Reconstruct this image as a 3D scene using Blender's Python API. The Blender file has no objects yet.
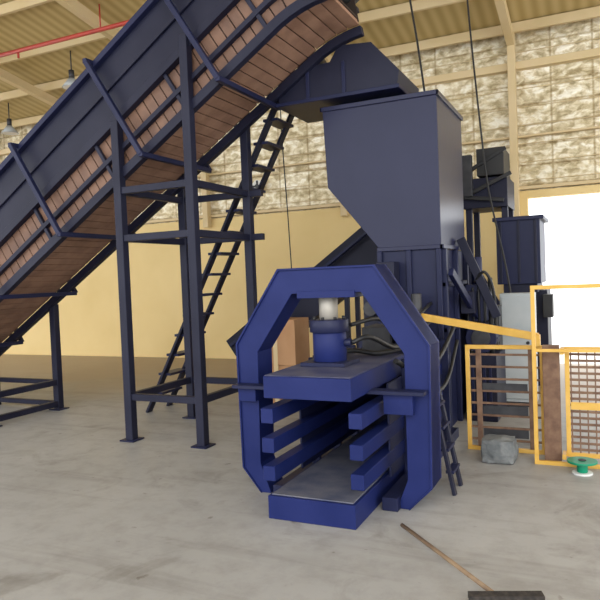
import bpy, bmesh, math, random
from mathutils import Matrix, Vector
random.seed(4)
S=bpy.context.scene
# ------------------------------------------------------------ materials
def mat(name,c1,c2=None,scale=4.0,rough=0.5,metal=0.0,bump=0.0,bscale=40,lo=0.35,hi=0.65,spec=0.4):
    m=bpy.data.materials.new(name); m.use_nodes=True
    nt=m.node_tree; b=nt.nodes['Principled BSDF']
    b.inputs['Roughness'].default_value=rough; b.inputs['Metallic'].default_value=metal
    b.inputs['Specular IOR Level'].default_value=spec
    tc=nt.nodes.new('ShaderNodeTexCoord')
    if c2 is None: c2=tuple(x*0.8 for x in c1)
    n=nt.nodes.new('ShaderNodeTexNoise'); n.inputs['Scale'].default_value=scale; n.inputs['Detail'].default_value=6
    r=nt.nodes.new('ShaderNodeValToRGB')
    r.color_ramp.elements[0].position=lo; r.color_ramp.elements[0].color=(*c1,1)
    r.color_ramp.elements[1].position=hi; r.color_ramp.elements[1].color=(*c2,1)
    nt.links.new(tc.outputs['Object'],n.inputs['Vector']); nt.links.new(n.outputs['Fac'],r.inputs['Fac'])
    nt.links.new(r.outputs['Color'],b.inputs['Base Color'])
    if bump>0:
        n2=nt.nodes.new('ShaderNodeTexNoise'); n2.inputs['Scale'].default_value=bscale; n2.inputs['Detail'].default_value=5
        bp=nt.nodes.new('ShaderNodeBump'); bp.inputs['Strength'].default_value=bump; bp.inputs['Distance'].default_value=0.03
        nt.links.new(tc.outputs['Object'],n2.inputs['Vector']); nt.links.new(n2.outputs['Fac'],bp.inputs['Height'])
        nt.links.new(bp.outputs['Normal'],b.inputs['Normal'])
    return m
BLUE=mat('blue_paint',(0.008,0.015,0.088),(0.013,0.021,0.108),3,0.5,0.0,0.03,60,spec=0.2)
NAVY=mat('navy_paint',(0.010,0.013,0.044),(0.016,0.019,0.056),2.5,0.45,0.0,0.03,50,spec=0.25)
DNAVY=mat('dark_navy_paint',(0.009,0.010,0.026),(0.016,0.017,0.036),2,0.5,0.0,0.03,50,spec=0.25)
HOP=mat('hopper_paint',(0.009,0.011,0.042),(0.013,0.015,0.050),1.5,0.3,0.0,0.03,8,spec=0.3)
DUST=mat('dusty_blue_steel',(0.028,0.034,0.095),(0.08,0.082,0.13),5,0.6,0.0,0.06,60)
SCUFF=mat('scuffed_steel',(0.08,0.09,0.14),(0.15,0.15,0.18),6,0.6,0.2,0.1,60)
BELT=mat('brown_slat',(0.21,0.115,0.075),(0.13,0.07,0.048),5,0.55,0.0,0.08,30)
BELTU=mat('brown_slat_lit',(0.36,0.205,0.135),(0.24,0.13,0.085),5,0.55,0.0,0.08,30)  # brighter copy of the slat brown, standing in for light on the underside
BELTD=mat('brown_slat_dark',(0.05,0.028,0.02),(0.03,0.02,0.015),7,0.7)
BLACK=mat('black_rubber',(0.012,0.012,0.014),(0.02,0.02,0.02),5,0.5)
DKG=mat('dark_grey_steel',(0.035,0.036,0.042),(0.06,0.06,0.065),8,0.5,0.3)
CHROME=mat('steel_rod',(0.40,0.37,0.32),(0.30,0.28,0.25),5,0.5,0.3,spec=0.3)
YEL=mat('yellow_paint',(0.62,0.36,0.06),(0.72,0.44,0.10),6,0.45)
RUST=mat('rusty_mesh',(0.22,0.13,0.08),(0.13,0.07,0.045),12,0.7)
GREYCAB=mat('grey_cabinet',(0.36,0.39,0.40),(0.44,0.46,0.46),3,0.4)
CARD=mat('cardboard',(0.40,0.21,0.10),(0.46,0.26,0.13),4,0.8)
STONE=mat('stone_grey',(0.12,0.13,0.135),(0.22,0.23,0.23),9,0.9,0,0.5,25)
GREEN=mat('green_plastic',(0.0,0.20,0.10),(0.0,0.25,0.13),3,0.4)
WHITE=mat('white_plastic',(0.75,0.75,0.72),(0.68,0.68,0.66),3,0.4)
RED=mat('red_pipe_paint',(0.45,0.05,0.03),(0.38,0.04,0.03),3,0.4)
WOOD=mat('broom_wood',(0.26,0.18,0.11),(0.17,0.11,0.07),9,0.6)
BRIST=mat('broom_bristle',(0.02,0.018,0.016),(0.05,0.04,0.035),40,0.9)
COL=mat('cream_steel',(0.64,0.50,0.27),(0.68,0.54,0.32),2,0.5)
WALLY=mat('yellow_wall_paint',(0.74,0.56,0.25),(0.80,0.62,0.30),0.7,0.7,0,0.05,30)
OUT=mat('outside_concrete',(0.75,0.74,0.70),(0.8,0.79,0.75),0.5,0.9)

def floor_mat():
    m=bpy.data.materials.new('dusty_concrete'); m.use_nodes=True; nt=m.node_tree; N=nt.nodes; L=nt.links
    b=N['Principled BSDF']; b.inputs['Roughness'].default_value=0.5; b.inputs['Specular IOR Level'].default_value=0.35
    tc=N.new('ShaderNodeTexCoord')
    def noise(sc,det,ro,dist=0,vec=None):
        n=N.new('ShaderNodeTexNoise'); n.inputs['Scale'].default_value=sc; n.inputs['Detail'].default_value=det; n.inputs['Roughness'].default_value=ro; n.inputs['Distortion'].default_value=dist
        L.new(vec or tc.outputs['Object'],n.inputs['Vector']); return n
    def ramp(n,p0,c0,p1,c1):
        r=N.new('ShaderNodeValToRGB'); e=r.color_ramp.elements; e[0].position=p0; e[0].color=(*c0,1); e[1].position=p1; e[1].color=(*c1,1); L.new(n.outputs['Fac'],r.inputs['Fac']); return r
    def mult(a,b2):
        mx=N.new('ShaderNodeMix'); mx.data_type='RGBA'; mx.blend_type='MULTIPLY'; mx.inputs[0].default_value=1; L.new(a,mx.inputs[6]); L.new(b2,mx.inputs[7]); return mx.outputs[2]
    r=ramp(noise(0.5,6,0.55,0.5),0.3,(0.315,0.310,0.303),0.68,(0.405,0.400,0.392))
    n2=noise(5,9,0.7); r2=ramp(n2,0.33,(0.84,0.83,0.82),0.55,(1,1,1))
    r3=ramp(noise(1.3,8,0.65,1.2),0.28,(0.66,0.64,0.61),0.44,(1,1,1))
    mp=N.new('ShaderNodeMapping'); mp.inputs['Rotation'].default_value=(0,0,math.radians(35)); mp.inputs['Scale'].default_value=(0.35,4,1); L.new(tc.outputs['Object'],mp.inputs['Vector'])
    r4=ramp(noise(1.1,5,0.6,0.3,mp.outputs['Vector']),0.34,(0.84,0.83,0.82),0.47,(1,1,1))
    r5=ramp(noise(9,3,0.5),0.25,(0.62,0.58,0.54),0.31,(1,1,1))
    c=mult(mult(mult(mult(r.outputs['Color'],r2.outputs['Color']),r3.outputs['Color']),r4.outputs['Color']),r5.outputs['Color'])
    sx=N.new('ShaderNodeSeparateXYZ'); L.new(tc.outputs['Object'],sx.inputs[0])
    n3=noise(0.8,4,0.5)
    m1=N.new('ShaderNodeMath'); m1.operation='MULTIPLY_ADD'; m1.inputs[1].default_value=4; L.new(n3.outputs['Fac'],m1.inputs[0]); L.new(sx.outputs['Y'],m1.inputs[2])
    mr=N.new('ShaderNodeMapRange'); mr.inputs[1].default_value=8.6; mr.inputs[2].default_value=11.0; mr.inputs[3].default_value=0; mr.inputs[4].default_value=0.85; L.new(m1.outputs[0],mr.inputs[0])
    m3=N.new('ShaderNodeMix'); m3.data_type='RGBA'; L.new(mr.outputs[0],m3.inputs[0]); L.new(c,m3.inputs[6]); m3.inputs[7].default_value=(0.38,0.30,0.21,1)
    L.new(m3.outputs[2],b.inputs['Base Color'])
    bp=N.new('ShaderNodeBump'); bp.inputs['Strength'].default_value=0.04; bp.inputs['Distance'].default_value=0.02
    L.new(n2.outputs['Fac'],bp.inputs['Height']); L.new(bp.outputs['Normal'],b.inputs['Normal'])
    return m
def foil_mat():
    m=bpy.data.materials.new('foil_insulation'); m.use_nodes=True; nt=m.node_tree; N=nt.nodes; L=nt.links
    b=N['Principled BSDF']; b.inputs['Roughness'].default_value=0.42; b.inputs['Metallic'].default_value=0.25
    tc=N.new('ShaderNodeTexCoord')
    mp=N.new('ShaderNodeMapping'); mp.inputs['Scale'].default_value=(1,0.4,1.5)
    L.new(tc.outputs['Object'],mp.inputs['Vector'])
    n=N.new('ShaderNodeTexNoise'); n.inputs['Scale'].default_value=6.5; n.inputs['Detail'].default_value=4; n.inputs['Roughness'].default_value=0.55; n.inputs['Distortion'].default_value=0.3
    L.new(mp.outputs['Vector'],n.inputs['Vector'])
    r=N.new('ShaderNodeValToRGB'); e=r.color_ramp.elements
    e[0].position=0.36; e[0].color=(0.46,0.38,0.22,1); e[1].position=0.62; e[1].color=(1.0,0.96,0.82,1)  # crinkle highlights and shade painted into the colour, raised in place of backlight
    x=e.new(0.5); x.color=(0.76,0.67,0.46,1)
    L.new(n.outputs['Fac'],r.inputs['Fac'])
    br=N.new('ShaderNodeTexBrick'); br.offset=0; br.inputs['Scale'].default_value=1.0; br.inputs['Brick Width'].default_value=0.62; br.inputs['Row Height'].default_value=0.33
    br.inputs['Mortar Size'].default_value=0.03; br.inputs['Mortar Smooth'].default_value=1.0
    br.inputs['Color1'].default_value=(1,1,1,1); br.inputs['Color2'].default_value=(0.80,0.76,0.66,1); br.inputs['Mortar'].default_value=(0.50,0.42,0.28,1)
    sx=N.new('ShaderNodeSeparateXYZ'); cx=N.new('ShaderNodeCombineXYZ'); L.new(tc.outputs['Object'],sx.inputs[0]); L.new(sx.outputs['X'],cx.inputs['X']); L.new(sx.outputs['Z'],cx.inputs['Y'])
    L.new(cx.outputs[0],br.inputs['Vector'])
    mx=N.new('ShaderNodeMix'); mx.data_type='RGBA'; mx.blend_type='MULTIPLY'; mx.inputs[0].default_value=0.9
    L.new(r.outputs['Color'],mx.inputs[6]); L.new(br.outputs['Color'],mx.inputs[7]); L.new(mx.outputs[2],b.inputs['Base Color'])
    bp=N.new('ShaderNodeBump'); bp.inputs['Strength'].default_value=0.5; bp.inputs['Distance'].default_value=0.08
    L.new(n.outputs['Fac'],bp.inputs['Height']); L.new(bp.outputs['Normal'],b.inputs['Normal'])
    return m
def roof_mat():
    m=bpy.data.materials.new('roof_sheet'); m.use_nodes=True; nt=m.node_tree; N=nt.nodes; L=nt.links
    b=N['Principled BSDF']; b.inputs['Roughness'].default_value=0.45; b.inputs['Metallic'].default_value=0.1
    tc=N.new('ShaderNodeTexCoord')
    w=N.new('ShaderNodeTexWave'); w.bands_direction='X'; w.inputs['Scale'].default_value=1.6; w.inputs['Distortion'].default_value=0.3
    L.new(tc.outputs['Object'],w.inputs['Vector'])
    r=N.new('ShaderNodeValToRGB'); r.color_ramp.elements[0].color=(0.42,0.31,0.12,1); r.color_ramp.elements[1].color=(0.56,0.44,0.21,1)
    L.new(w.outputs['Fac'],r.inputs['Fac']); L.new(r.outputs['Color'],b.inputs['Base Color'])
    return m
FLOOR=floor_mat(); FOIL=foil_mat(); ROOF=roof_mat()

# ------------------------------------------------------------ mesh builder
class Obj:
    def __init__(s,name,parent=None): s.name=name; s.bm=bmesh.new(); s.mats=[]; s.parent=parent
    def mi(s,m):
        if m not in s.mats: s.mats.append(m)
        return s.mats.index(m)
    def hexa(s,p,m):
        v=[s.bm.verts.new(q) for q in p]; i=s.mi(m)
        for f in ((0,3,2,1),(4,5,6,7),(0,1,5,4),(1,2,6,5),(2,3,7,6),(3,0,4,7)):
            fc=s.bm.faces.new([v[k] for k in f]); fc.material_index=i
    def box(s,x0,x1,y0,y1,z0,z1,m):
        s.hexa([(x0,y0,z0),(x1,y0,z0),(x1,y1,z0),(x0,y1,z0),(x0,y0,z1),(x1,y0,z1),(x1,y1,z1),(x0,y1,z1)],m)
    def beam(s,p,q,w,h,m,ref=(0,0,1)):
        p=Vector(p);q=Vector(q);d=(q-p).normalized();r=Vector(ref)
        if abs(d.dot(r))>0.98: r=Vector((0,1,0))
        a=d.cross(r).normalized()*w/2; u=a.cross(d).normalized()*h/2
        s.hexa([p-a-u,p+a-u,p+a+u,p-a+u,q-a-u,q+a-u,q+a+u,q-a+u],m)
    def cyl(s,p,q,r,m,n=20,r2=None):
        p=Vector(p);q=Vector(q);d=(q-p).normalized(); r2=r if r2 is None else r2
        t=Vector((0,0,1)) if abs(d.z)<0.9 else Vector((1,0,0))
        a=d.cross(t).normalized(); b=d.cross(a); i=s.mi(m)
        A=[];B=[]
        for k in range(n):
            c=math.cos(2*math.pi*k/n);e=math.sin(2*math.pi*k/n)
            A.append(s.bm.verts.new(p+(a*c+b*e)*r)); B.append(s.bm.verts.new(q+(a*c+b*e)*r2))
        for k in range(n):
            f=s.bm.faces.new([A[k],A[(k+1)%n],B[(k+1)%n],B[k]]); f.material_index=i; f.smooth=True
        f=s.bm.faces.new(A[::-1]); f.material_index=i
        f=s.bm.faces.new(B); f.material_index=i
    def tube(s,pts,r,m,n=10,sub=8):
        P=[Vector(p) for p in pts]; out=[]
        E=[P[0]*2-P[1]]+P+[P[-1]*2-P[-2]]
        for k in range(1,len(E)-2):
            for j in range(sub):
                t=j/sub; a,b,c,d=E[k-1],E[k],E[k+1],E[k+2]
                out.append(0.5*((2*b)+(c-a)*t+(2*a-5*b+4*c-d)*t*t+(3*b-a-3*c+d)*t**3))
        out.append(P[-1]); i=s.mi(m); rings=[]
        ref=None
        for k,p in enumerate(out):
            d=(out[min(k+1,len(out)-1)]-out[max(k-1,0)]).normalized()
            if ref is None:
                ref=d.cross(Vector((0.3,0.2,0.93))).normalized()
            a=(ref-d*ref.dot(d)).normalized(); ref=a; b=d.cross(a)
            rings.append([s.bm.verts.new(p+(a*math.cos(2*math.pi*q/n)+b*math.sin(2*math.pi*q/n))*r) for q in range(n)])
        for k in range(len(rings)-1):
            for q in range(n):
                f=s.bm.faces.new([rings[k][q],rings[k][(q+1)%n],rings[k+1][(q+1)%n],rings[k+1][q]]); f.material_index=i; f.smooth=True
        s.bm.faces.new(rings[0][::-1]).material_index=i; s.bm.faces.new(rings[-1]).material_index=i
    def prism(s,pts,y0,y1,m):   # polygon in xz extruded in y
        i=s.mi(m); A=[s.bm.verts.new((x,y0,z)) for x,z in pts]; B=[s.bm.verts.new((x,y1,z)) for x,z in pts]; n=len(pts)
        s.bm.faces.new(A).material_index=i; s.bm.faces.new(B[::-1]).material_index=i
        for k in range(n): s.bm.faces.new([A[k],B[k],B[(k+1)%n],A[(k+1)%n]]).material_index=i
    def strip(s,outer,inner,y0,y1,m): # one continuous swept band between two polylines
        i=s.mi(m); R=[]
        for a,b in zip(outer,inner):
            R.append([s.bm.verts.new((a[0],y0,a[1])),s.bm.verts.new((a[0],y1,a[1])),s.bm.verts.new((b[0],y1,b[1])),s.bm.verts.new((b[0],y0,b[1]))])
        for k in range(len(R)-1):
            for q in range(4): s.bm.faces.new([R[k][q],R[k][(q+1)%4],R[k+1][(q+1)%4],R[k+1][q]]).material_index=i
        s.bm.faces.new(R[0][::-1]).material_index=i; s.bm.faces.new(R[-1]).material_index=i
    def done(s,bevel=0.004):
        bmesh.ops.recalc_face_normals(s.bm,faces=s.bm.faces[:])
        me=bpy.data.meshes.new(s.name); s.bm.to_mesh(me); s.bm.free()
        for m in s.mats: me.materials.append(m)
        o=bpy.data.objects.new(s.name,me); S.collection.objects.link(o)
        if s.parent: o.parent=s.parent
        if bevel:
            b=o.modifiers.new('bevel','BEVEL'); b.width=bevel; b.segments=1; b.limit_method='ANGLE'; b.angle_limit=math.radians(50)
        return o
def empty(name):
    e=bpy.data.objects.new(name,None); S.collection.objects.link(e); return e

# ------------------------------------------------------------ building shell
WY=11.2; EZ=5.5; SL=math.tan(math.radians(10))
def rz(y): return EZ+(WY-y)*SL
o=Obj('floor'); o.box(-26,8,-5,WY+0.2,-0.2,0,FLOOR); o.done(0)
o=Obj('ground'); o.box(-26,30,WY+0.2,50,-0.22,-0.02,OUT); o.done(0)
o=Obj('wall_back')
o.box(-26,-1.02,WY,WY+0.2,0,2.88,WALLY)
o.box(4.5,8,WY,WY+0.2,0,2.88,WALLY)
o.box(-1.02,4.5,WY,WY+0.2,2.76,2.88,WALLY)
o.box(-26,8,WY+0.06,WY+0.16,2.88,EZ+0.1,FOIL)
for z,h in ((2.9,0.05),(3.75,0.03),(4.86,0.12)): o.box(-26,8,WY-0.06,WY+0.05,z,z+h,COL)
for k in range(-8,1):
    x=-1.2+k*3
    o.box(x-0.06,x+0.06,WY-0.16,WY-0.02,2.7 if k<0 else 0,EZ-0.02,COL)
for z in [3.05+0.30*i for i in range(8)]: o.box(-26,8,WY+0.035,WY+0.05,z,z+0.010,COL)
o.done(0.003)
ceil=empty('ceiling')
o=Obj('roof_sheeting',ceil)
y0,y1=-4.0,WY+0.3
o.hexa([(-26,y0,rz(y0)),(8,y0,rz(y0)),(8,y1,rz(y1)),(-26,y1,rz(y1)),(-26,y0,rz(y0)+0.1),(8,y0,rz(y0)+0.1),(8,y1,rz(y1)+0.1),(-26,y1,rz(y1)+0.1)],ROOF)
o.done(0)
o=Obj('purlins',ceil)
for k in range(12):
    y=WY-0.25-k*1.15; z=rz(y)-0.08; o.box(-26,8,y-0.03,y+0.03,z-0.08,z+0.07,COL)
for k in range(-8,3):
    x=-1.2+k*3
    o.beam((x,WY-0.02,rz(WY)-0.22),(x,y0,rz(y0)-0.22),0.12,0.16,COL)
o.done(0)
o=Obj('red_sprinkler_pipe')
o.cyl((-16,8,5.62),(5,8,5.62),0.035,RED); 
for x in (-13,-10,-7,-4,-1): 
    o.cyl((x,8,5.62),(x,8,rz(8)-0.05),0.012,RED,8); o.cyl((x+1.2,8,5.62),(x+1.2,8,5.5),0.02,RED,8)
o.done(0)

# ------------------------------------------------------------ inclined conveyor
Y0,Y1=5.22,6.18
path=[]
def und(x): return 3.52+0.636*(x+3.1)
a0=math.atan(0.636)
px,pz=-8.3,und(-8.3); ang=a0; step=0.12
while px<-2.02:
    path.append((px,pz,ang))
    if px>-2.60: ang=max(0.0,ang-0.10)
    px+=step*math.cos(ang); pz+=step*math.sin(ang)
def off(k,d):
    x,z,a=path[k]; return (x-math.sin(a)*d,z+math.cos(a)*d)
conv=empty('inclined_slat_conveyor')
o=Obj('conveyor_frame',conv)
n=len(path)
def offs(d): return [off(k,d) for k in range(n)]
for y,s in ((Y0,1),(Y1,-1)):
    o.strip(offs(0.50),offs(1.13),y,y+0.02*s,DNAVY)
    o.strip(offs(0.46),offs(0.54),y-0.05*s,y+0.03*s,DNAVY)
    o.strip(offs(1.09),offs(1.15),y-0.06*s,y+0.03*s,NAVY)
    o.strip(offs(0.80),offs(0.83),y-0.03*s,y+0.01*s,DNAVY)
    o.strip(offs(0.20),offs(0.25),y-0.03*s,y+0.03*s,DNAVY)
    o.strip(offs(-0.04),offs(0.05),y-0.04*s,y+0.04*s,DNAVY)
for k in range(2,n,9):
    for y in (Y0+0.0,Y1-0.0):
        p=off(k,0.0);q=off(k,0.5); o.beam((p[0],y,p[1]),(q[0],y,q[1]),0.04,0.04,DNAVY,(0,1,0))
for bx in (-7.15,-6.15,-5.13,-4.07,-3.13):
    k=min(range(n),key=lambda i:abs(path[i][0]-bx))
    p=off(k,-0.06); q=off(k,1.14); yy=Y0-0.14
    o.beam((p[0],yy,p[1]),(q[0],yy,q[1]),0.05,0.05,NAVY,(0,1,0))
    o.beam((p[0],yy-0.02,p[1]),(p[0],Y1+0.12,p[1]),0.05,0.05,NAVY)
    o.beam((q[0],yy-0.02,q[1]),(q[0],Y0+0.0,q[1]),0.05,0.05,NAVY)
    o.beam((p[0],Y1+0.12,p[1]),(q[0],Y1+0.12,q[1]),0.05,0.05,NAVY,(0,1,0))
tx,tz=off(0,0.55); o.cyl((tx,Y0-0.05,tz),(tx,Y1+0.05,tz),0.3,DKG,28)
hx,hz=off(n-1,0.5); o.cyl((hx-0.1,Y0-0.05,hz),(hx-0.1,Y1+0.05,hz),0.22,DKG,28)
o.done(0.003)
o=Obj('slat_belt',conv)
mm=0.90
def sub(a,b): return (a[0]+(b[0]-a[0])*mm,a[1]+(b[1]-a[1])*mm)
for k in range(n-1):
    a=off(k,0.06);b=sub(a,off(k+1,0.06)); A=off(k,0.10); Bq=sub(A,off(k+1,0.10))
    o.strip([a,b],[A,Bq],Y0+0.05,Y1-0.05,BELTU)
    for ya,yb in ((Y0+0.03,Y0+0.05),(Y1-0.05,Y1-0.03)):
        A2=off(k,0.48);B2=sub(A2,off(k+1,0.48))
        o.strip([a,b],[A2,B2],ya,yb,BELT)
o.strip(offs(0.10),offs(0.12),Y0+0.06,Y1-0.06,BELTD)
for ya,yb in ((Y0+0.055,Y0+0.065),(Y1-0.065,Y1-0.055)): o.strip(offs(0.08),offs(0.48),ya,yb,BELTD)
o.strip(offs(0.86),offs(0.88),Y0+0.02,Y1-0.02,BELTD)
o.done(0)
o=Obj('support_tower',conv)
LX=(-4.38,-3.51); LY=(5.17,6.26)
for x,zt in ((LX[0],3.25),(LX[1],3.95)):
    for y in LY:
        o.box(x-0.045,x+0.045,y-0.045,y+0.045,0,zt,DNAVY)
        o.box(x-0.09,x+0.09,y-0.09,y+0.09,0,0.015,NAVY)
for z in (0.45,2.07,2.55):
    for y in LY: o.box(LX[0],LX[1]+(0.18 if z>1 and y>6 else 0),y-0.03,y+0.03,z-0.035,z+0.035,DNAVY)
    for x in LX: o.box(x-0.03,x+0.03,LY[0],LY[1],z-0.035,z+0.035,DNAVY)
for y in (5.17,6.22):
    o.box(-6.50,-6.41,y-0.045,y+0.045,0,1.38,DNAVY); o.box(-6.55,-6.36,y-0.09,y+0.09,0,0.015,NAVY)
for z in (0.08,0.36): o.box(-6.49,-6.42,5.17,6.22,z-0.035,z+0.035,DNAVY)
for z in (0.08,0.36): o.box(-7.6,-6.42,6.19,6.25,z-0.03,z+0.03,DNAVY)
o.box(-7.65,-7.57,6.18,6.26,0,0.62,DNAVY)
o.done(0.004)
o=Obj('access_ladder',conv)
b0=Vector((-5.12,6.38,0));t0=Vector((-3.12,6.38,3.6)); wy=0.42
for y in (0,wy):
    o.beam(b0+Vector((0,y,0)),t0+Vector((0,y,0)),0.03,0.10,DNAVY,(0,1,0))
for i in range(1,15):
    p=b0.lerp(t0,i/15); o.box(p.x-0.09,p.x+0.09,p.y,p.y+wy,p.z-0.015,p.z+0.015,NAVY)
o.box(-3.2,-2.6,6.3,6.85,3.55,3.6,NAVY)
o.done(0.002)
o=Obj('discharge_chute',conv)
o.prism([(-3.05,3.42),(-1.75,3.45),(-1.72,3.60),(-2.0,3.92),(-2.35,3.95),(-2.45,3.80),(-3.05,3.78)],6.2,6.98,DNAVY)
o.box(-3.07,-1.72,6.17,7.0,3.42,3.46,NAVY)
for x in (-2.7,-2.3): o.box(x-0.02,x+0.02,6.18,6.2,3.45,3.78,NAVY)
o.cyl((-2.75,6.25,3.90),(-2.75,6.6,3.90),0.12,DKG,20)
o.done(0.004)

# ------------------------------------------------------------ baler
bal=empty('hydraulic_baler')
X0,X1=-2.03,-1.41
o=Obj('press_chamber',bal)
o.box(X0,X1,3.72,4.95,0.81,0.955,BLUE)
o.box(X0+0.004,X1-0.004,3.73,4.95,0.955,0.962,DUST)
o.box(X0+0.03,X1-0.03,4.95,6.27,0.80,0.93,NAVY)
o.box(X0,X1,3.72,6.3,0.0,0.155,BLUE)
o.box(X0+0.02,X1-0.02,3.74,6.3,0.155,0.165,SCUFF)
for z0 in (0.24,0.43,0.63):
    for xa,xb in ((X0-0.05,X0+0.04),(X1-0.04,X1+0.05)):
        o.box(xa,xb,3.76,6.25,z0,z0+0.10,BLUE)
for xa in (X0-0.045,X1+0.03):
    o.box(xa,xa+0.015,4.35,6.25,0.15,0.82,NAVY)
for y in (4.7,5.15,5.6,6.05):
    for xa in (X0-0.11,X1+0.04): o.box(xa,xa+0.07,y,y+0.04,0.0,0.95,NAVY)
for xa in (X0-0.16,X1+0.05): o.box(xa,xa+0.11,4.1,6.2,0,0.09,NAVY)
o.done(0.006)
o=Obj('press_arch',bal)
# straight chamfered plate frame: feet, vertical legs, 45 deg shoulders, flat top
outer=[(0.56,0.0),(0.72,0.16),(0.735,1.12),(0.37,1.67),(-0.37,1.67),(-0.745,1.12),(-0.73,0.18),(-0.58,0.0)]
inner=[(0.47,0.0),(0.55,0.20),(0.555,1.06),(0.265,1.485),(-0.265,1.485),(-0.565,1.06),(-0.58,0.22),(-0.50,0.0)]
AX=-1.745
outer=[(AX+a,b) for a,b in outer]; inner=[(AX+a,b) for a,b in inner]
def insetp(P,Q,t): return [(p[0]+(q[0]-p[0])*t,p[1]+(q[1]-p[1])*t) for p,q in zip(P,Q)]
o.strip(outer,inner,4.17,4.40,BLUE)
o.strip(outer,insetp(outer,inner,0.08),4.155,4.43,BLUE)
o.box(AX-0.73,AX+0.71,4.05,4.16,0.80,0.825,NAVY)
o.box(AX-0.70,AX-0.56,4.10,4.16,0.70,0.80,BLUE); o.box(AX+0.42,AX+0.62,4.10,4.16,0.66,0.80,BLUE)
o.box(AX-0.22,AX+0.22,4.16,4.42,1.45,1.50,BLUE)
o.done(0.002)
o=Obj('press_cylinder',bal)
cx,cy=-1.78,4.30
o.box(cx-0.17,cx+0.17,cy-0.16,cy+0.16,0.962,0.99,NAVY)
o.cyl((cx,cy,0.99),(cx,cy,1.22),0.122,BLUE,32)
o.cyl((cx,cy,1.20),(cx,cy,1.29),0.142,NAVY,32)
o.cyl((cx,cy,1.29),(cx,cy,1.45),0.068,CHROME,32)
for k in range(8):
    a=k*math.pi/4; o.cyl((cx+0.115*math.cos(a),cy+0.115*math.sin(a),1.29),(cx+0.115*math.cos(a),cy+0.115*math.sin(a),1.31),0.013,BLACK,6)
o.cyl((cx+0.1,cy,1.12),(cx+0.17,cy,1.12),0.03,NAVY,12)
o.done(0.003)
o=Obj('hydraulic_hoses',bal)
o.tube([(cx+0.17,cy,1.12),(cx+0.27,cy+0.1,1.15),(cx+0.33,4.8,1.03),(-1.5,5.4,1.02),(-1.48,6.3,1.15)],0.018,BLACK)
o.tube([(cx+0.13,cy+0.1,1.24),(cx+0.25,4.7,1.26),(-1.55,5.3,1.10),(-1.5,6.3,1.3)],0.016,BLACK)
o.tube([(-2.0,4.5,0.98),(-1.8,4.8,1.0),(-1.55,4.75,0.99),(-1.45,5.3,1.0),(-1.6,6.2,1.0)],0.02,BLACK)
o.tube([(-1.38,4.6,0.95),(-1.30,5.0,0.8),(-1.28,5.6,0.85),(-1.3,6.5,1.1)],0.02,BLACK)
o.tube([(-1.38,4.9,0.9),(-1.26,5.2,0.62),(-1.26,5.8,0.62),(-1.3,6.5,0.9)],0.018,BLACK)
o.box(-1.85,-1.6,5.2,5.6,0.93,1.15,DKG); o.cyl((-1.6,5.3,1.05),(-1.45,5.3,1.05),0.05,BLACK,14)
o.done(0)
o=Obj('feed_hopper',bal)
prof=[(-2.58,3.36),(-2.55,2.53),(-2.01,1.86),(-1.38,1.86),(-1.38,3.36)]
inn=[(-2.568,3.36),(-2.538,2.535),(-2.0,1.872),(-1.392,1.872),(-1.392,3.36)]
o.prism(prof,6.27,6.282,HOP); o.prism(prof,7.50,7.512,HOP)
o.strip(prof[:3],inn[:3],6.282,7.50,HOP); o.strip(prof[3:],inn[3:],6.282,7.50,HOP)
for (a,b,c,d) in ((-2.60,-1.36,6.25,6.27),(-2.60,-1.36,7.51,7.53),(-2.60,-2.58,6.25,7.53),(-1.38,-1.36,6.25,7.53)): o.box(a,b,c,d,3.32,3.365,HOP)
o.box(-2.03,-1.36,6.25,6.28,1.83,1.87,HOP); o.box(-1.39,-1.35,6.25,7.53,1.83,1.87,HOP)
o.done(0.003)
o=Obj('charge_box',bal)
o.box(-2.01,-1.39,6.28,7.5,0.0,1.83,NAVY)
for x in (-2.03,-1.73,-1.43): o.box(x,x+0.05,6.24,6.28,0.95,1.83,NAVY)
for y in (6.3,6.85,7.42): o.box(-1.39,-1.34,y,y+0.06,0,1.83,NAVY)
for z in (1.0,1.45): o.box(-1.39,-1.35,6.3,7.45,z,z+0.05,NAVY)
o.box(-2.25,-2.03,6.4,6.9,1.0,1.5,DNAVY); o.cyl((-2.14,6.3,1.25),(-2.14,6.4,1.25),0.08,DKG,16)
o.box(-1.98,-1.80,6.05,6.24,1.25,1.72,DNAVY); o.cyl((-1.89,6.0,1.5),(-1.89,6.05,1.5),0.06,DKG,16); o.cyl((-1.6,6.1,0.95),(-1.6,6.1,1.4),0.05,DKG,14)
o.box(-2.3,-2.01,6.35,7.4,0.0,0.95,NAVY)
o.box(-2.0,-1.4,7.5,8.2,0.1,0.95,NAVY); o.cyl((-1.7,8.2,0.5),(-1.7,8.5,0.5),0.17,BLUE,24)
o.box(-1.95,-1.45,8.0,8.1,0,0.2,NAVY)
o.beam((-1.30,6.3,1.60),(-1.15,7.4,0.9),0.05,0.08,NAVY)
o.done(0.005)
o=Obj('power_unit',bal)
o.box(-1.30,-0.98,6.9,7.6,0.0,0.70,DNAVY)
o.cyl((-1.14,6.95,0.88),(-1.14,7.3,0.88),0.16,NAVY,24); o.cyl((-1.14,6.93,0.88),(-1.14,6.95,0.88),0.10,DKG,24)
for k in range(10):
    a=k*math.pi/5; o.box(-1.14+0.16*math.cos(a)-0.01,-1.14+0.16*math.cos(a)+0.01,6.97,7.28,0.88+0.16*math.sin(a)-0.01,0.88+0.16*math.sin(a)+0.01,NAVY)
o.box(-1.30,-1.10,7.05,7.5,1.05,1.45,NAVY); o.box(-1.27,-1.0,7.35,7.58,0.70,1.20,DKG)
o.box(-1.32,-1.18,6.85,7.05,1.15,1.38,DNAVY)
o.cyl((-1.05,7.1,0.70),(-1.05,7.1,1.52),0.025,BLACK,10); o.cyl((-1.22,7.3,1.45),(-1.22,7.3,1.75),0.06,NAVY,14)
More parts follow.
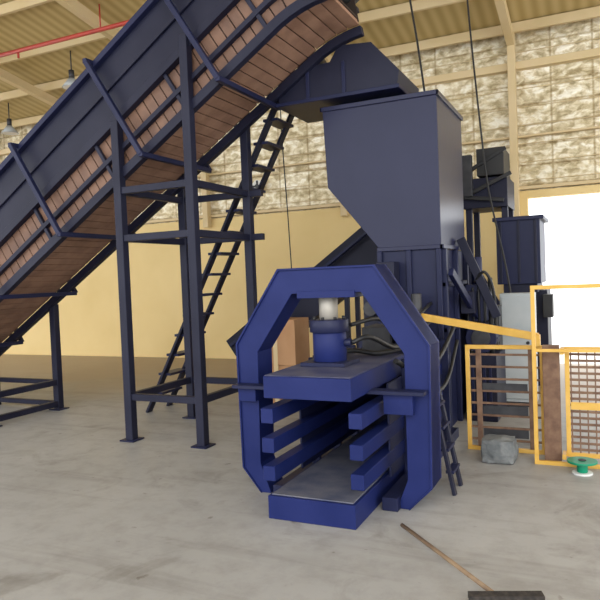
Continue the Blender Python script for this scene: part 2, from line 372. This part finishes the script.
for k in range(5):
    o.box(-1.30+0.06*k,-1.27+0.06*k,6.88,6.90,0.1,0.6,NAVY)
    o.cyl((-1.28+0.06*k,7.02,1.0),(-1.28+0.06*k,7.02,1.35+0.07*(k%3)),0.013,BLACK,8)
o.tube([(-1.2,7.0,1.48),(-1.08,6.95,1.58),(-1.0,7.0,1.35),(-1.0,7.1,0.75)],0.016,BLACK)
o.beam((-1.33,7.0,1.95),(-0.97,7.0,1.10),0.05,0.09,DNAVY)
o.done(0.004)
o=Obj('guard_rail',bal)
o.beam((-1.60,5.95,1.20),(-0.47,5.72,1.02),0.05,0.065,YEL)
o.box(-1.62,-1.57,5.92,5.98,0.93,1.22,YEL); o.box(-0.49,-0.45,5.68,5.75,0.945,1.04,YEL)
o.done(0.003)
o=Obj('step_ladder')
for dy in (0,0.22):
    o.beam((-0.96,4.55+dy,0.0),(-1.18,4.68+dy,0.92),0.025,0.05,DNAVY,(0,1,0))
for i in range(1,6):
    p=Vector((-0.96,4.55,0)).lerp(Vector((-1.18,4.68,0.92)),i/6); o.box(p.x-0.03,p.x+0.03,p.y,p.y+0.22,p.z-0.01,p.z+0.01,NAVY)
o.box(-1.21,-1.14,4.66,4.92,0.90,0.93,NAVY)
o.done(0.002)

# ------------------------------------------------------------ second machine in background
o=Obj('background_baler')
o.box(-1.10,-0.62,9.2,9.9,0,1.3,DNAVY) 
o.box(-1.22,-0.67,8.9,9.8,1.40,2.27,NAVY); o.box(-1.26,-0.62,8.86,9.84,2.24,2.29,NAVY); o.box(-1.15,-0.72,8.95,9.8,1.28,1.40,DNAVY)
for x in (-1.58,-1.11): 
    for y in (9.0,9.6): o.box(x-0.04,x+0.04,y-0.04,y+0.04,0,2.48,DNAVY)
o.box(-1.64,-1.06,8.9,9.7,2.44,2.84,DNAVY)
o.box(-1.44,-1.09,8.85,9.5,2.86,3.22,BLACK)
o.beam((-1.67,8.85,2.87),(-1.06,8.85,3.2),0.04,0.05,BLACK); o.beam((-1.5,8.85,2.65),(-1.0,8.85,2.87),0.04,0.05,BLACK)
o.beam((-1.67,8.85,2.6),(-1.1,8.85,2.52),0.04,0.05,BLACK); o.box(-1.62,-1.5,8.8,8.9,2.6,3.15,DKG)
o.beam((-1.61,8.9,1.82),(-1.11,8.9,0.93),0.05,0.08,DNAVY)
o.box(-0.66,-0.54,8.95,9.2,0.95,1.25,BLACK)
for x in (-1.18,-0.95,-0.74): o.box(x,x+0.03,8.88,8.9,1.42,2.24,DNAVY)
o.done(0.004)
o=Obj('control_cabinet')
o.box(-1.04,-0.66,7.72,7.94,0.06,1.32,GREYCAB); o.box(-1.02,-0.68,7.70,7.72,0.10,1.28,GREYCAB); o.box(-1.0,-0.7,7.74,7.92,0,0.06,DKG)
o.cyl((-0.74,7.69,0.75),(-0.74,7.70,0.75),0.02,BLACK,12)
o.done(0.004)
o=Obj('return_conveyor')
o.beam((-4.75,8.1,0.50),(-2.55,8.1,2.05),0.55,0.34,DNAVY,(0,1,0))
o.beam((-4.75,7.80,0.67),(-2.55,7.80,2.22),0.04,0.08,NAVY,(0,1,0))
for x,z in ((-4.5,0.6),(-3.0,1.55)):
    for y in (7.9,8.3): o.box(x-0.03,x+0.03,y-0.03,y+0.03,0,z,DNAVY)
o.done(0.004)
o=Obj('cardboard_carton')
o.box(-4.02,-3.42,7.2,7.6,0,0.5,CARD); o.box(-4.0,-3.44,7.18,7.62,0.5,1.08,CARD); o.box(-3.75,-3.69,7.175,7.63,0.0,1.082,COL)
o.done(0.004)

# ------------------------------------------------------------ yellow guards
def frame(o,x0,x1,y,z0,z1,t,m):
    o.box(x0,x1,y-t/2,y+t/2,z0,z0+t,m); o.box(x0,x1,y-t/2,y+t/2,z1-t,z1,m)
    o.box(x0,x0+t,y-t/2,y+t/2,z0+t,z1-t,m); o.box(x1-t,x1,y-t/2,y+t/2,z0+t,z1-t,m)
o=Obj('safety_gate')
frame(o,-1.09,-0.43,5.8,0.0,0.94,0.035,YEL)
for x in (-1.0,-0.56): o.box(x,x+0.045,5.785,5.815,0.035,0.905,RUST)
for i in range(8): o.box(-1.05,-0.46,5.79,5.81,0.09+i*0.108,0.108+i*0.108,RUST)
for i in range(3): o.box(-0.95,-0.57,5.80,5.815,0.12+i*0.2,0.20+i*0.2,DKG)
o.done(0.002)
o=Obj('safety_gate')
frame(o,-0.50,0.45,5.5,0.0,1.46,0.032,YEL)
o.box(-0.47,0.42,5.49,5.51,0.92,0.945,YEL)
frame(o,-0.26,0.42,5.62,0.05,0.95,0.035,YEL)
for i in range(16): 
    o.box(-0.24,0.40,5.615,5.625,0.10+i*0.052,0.120+i*0.052,RUST)
for i in range(11): o.box(-0.22+i*0.06,-0.21+i*0.06,5.61,5.63,0.06,0.92,RUST)
o.box(-0.22,0.4,5.60,5.63,0.44,0.50,YEL); 
o.box(-0.43,-0.30,5.60,5.68,0.0,0.96,RUST); o.box(-0.29,-0.26,5.5,5.64,0.05,0.09,YEL); o.box(-0.29,-0.26,5.5,5.64,0.9,0.95,YEL)
o.done(0.002)
bm=bmesh.new(); bmesh.ops.create_cube(bm,size=1); bmesh.ops.subdivide_edges(bm,edges=bm.edges[:],cuts=4,use_grid_fill=True)
for v in bm.verts:
    r=v.co.normalized()*0.62; v.co=v.co.lerp(r,0.45); v.co+=Vector((random.uniform(-1,1),random.uniform(-1,1),random.uniform(-1,1)))*0.025
    v.co=Vector((v.co.x*0.27,v.co.y*0.24,v.co.z*0.2))
zm=min(v.co.z for v in bm.verts)
for v in bm.verts: v.co.z=max(v.co.z-zm-0.012,0); v.co+=Vector((-0.78,5.50,0))
me=bpy.data.meshes.new('concrete_lump'); bm.to_mesh(me); bm.free(); me.materials.append(STONE)
ob=bpy.data.objects.new('concrete_lump',me); S.collection.objects.link(ob)
o=Obj('cable_reel'); rx,ry=-0.14,5.33
o.cyl((rx,ry,0),(rx,ry,0.015),0.075,WHITE,28); o.cyl((rx,ry,0.015),(rx,ry,0.09),0.04,GREEN,20); o.cyl((rx,ry,0.09),(rx,ry,0.105),0.11,GREEN,28); o.cyl((rx,ry,0.105),(rx,ry,0.11),0.03,BLACK,16)
o.done(0.002)
o=Obj('push_broom')
h0=Vector((-1.15,3.85,0.02)); h1=Vector((-0.47,3.07,0.06))
o.cyl(h0,h1,0.012,WOOD,14)
hd=Vector((0.95,0.36,0)).normalized(); c=h1+Vector((0.05,-0.03,-0.005))
o.beam(c-hd*0.17+Vector((0,0,0.02)),c+hd*0.17+Vector((0,0,0.02)),0.055,0.03,BRIST)
for i in range(26):
    for j in range(3):
        p=c-hd*0.16+hd*0.32*i/25; q=Vector((hd.y,-hd.x,0)); 
        o.cyl(p+q*(j-1)*0.018+Vector((0,0,0.005)),p+q*((j-1)*0.03+0.01)+Vector((0,0,-0.055)),0.009,BRIST,5)
o.done(0)
o=Obj('power_cable'); o.tube([(-1.95,7.3,rz(7.3)-0.02),(-1.9,7.3,5.0),(-1.8,7.3,4.2),(-1.7,7.3,3.3)],0.012,BLACK); o.done(0)
o=Obj('power_cable'); o.tube([(-1.50,8.6,rz(8.6)-0.02),(-1.42,8.6,4.6),(-1.33,8.6,3.4),(-1.25,8.6,2.6),(-1.05,8.5,1.6),(-0.95,8.3,0.9),(-0.9,8.2,0.02)],0.012,BLACK); o.done(0)
o=Obj('power_cable'); o.tube([(-4.35,8.9,rz(8.9)-0.02),(-4.35,8.9,4),(-4.3,8.9,2.6),(-4.2,8.8,1.2),(-4.1,8.8,0.01)],0.009,BLACK); o.done(0)
o=Obj('wall_fan'); o.cyl((-6.0,WY-0.1,3.42),(-6.0,WY-0.06,3.42),0.12,WHITE,24); o.cyl((-6.0,WY-0.13,3.42),(-6.0,WY-0.1,3.42),0.04,DKG,16)
o.box(-6.02,-5.98,WY-0.11,WY-0.1,3.31,3.53,DKG); o.box(-6.11,-5.89,WY-0.11,WY-0.1,3.40,3.44,DKG); o.done(0)
EM=mat('lamp_lens',(0.8,0.8,0.8),(0.75,0.75,0.75))
for x,y in ((-8.6,9.0),(-11.6,10.2),(-1.15,8.6)):
    o=Obj('high_bay_lamp'); zt=rz(y)-0.005; o.cyl((x,y,zt),(x,y,zt-0.35),0.012,DKG,8); o.cyl((x,y,zt-0.35),(x,y,zt-0.5),0.05,DKG,14); o.cyl((x,y,zt-0.5),(x,y,zt-0.66),0.06,GREYCAB,20,0.18); o.cyl((x,y,zt-0.66),(x,y,zt-0.665),0.16,EM,20)
    o.done(0)

# ------------------------------------------------------------ light
w=bpy.data.worlds.new('World'); S.world=w; w.use_nodes=True
bg=w.node_tree.nodes['Background']; bg.inputs[0].default_value=(0.96,0.98,1.0,1); bg.inputs[1].default_value=3.0
sun=bpy.data.lights.new('sun','SUN'); sun.energy=1.0; sun.angle=0.5; so=bpy.data.objects.new('sun',sun); S.collection.objects.link(so)
so.rotation_euler=(math.radians(62),0,math.radians(20))
# ------------------------------------------------------------ camera
cam=bpy.data.cameras.new('camera'); co=bpy.data.objects.new('camera',cam); S.collection.objects.link(co); S.camera=co
cam.sensor_width=36; cam.lens=36*640/600
R=(Matrix.Rotation(math.radians(25),3,'Z')@Matrix.Rotation(math.radians(88),3,'X')@Matrix.Rotation(math.radians(-2.3),3,'Z'))
co.matrix_world=Matrix.Translation((0,0,1.6))@R.to_4x4()
S.view_settings.view_transform='Standard'
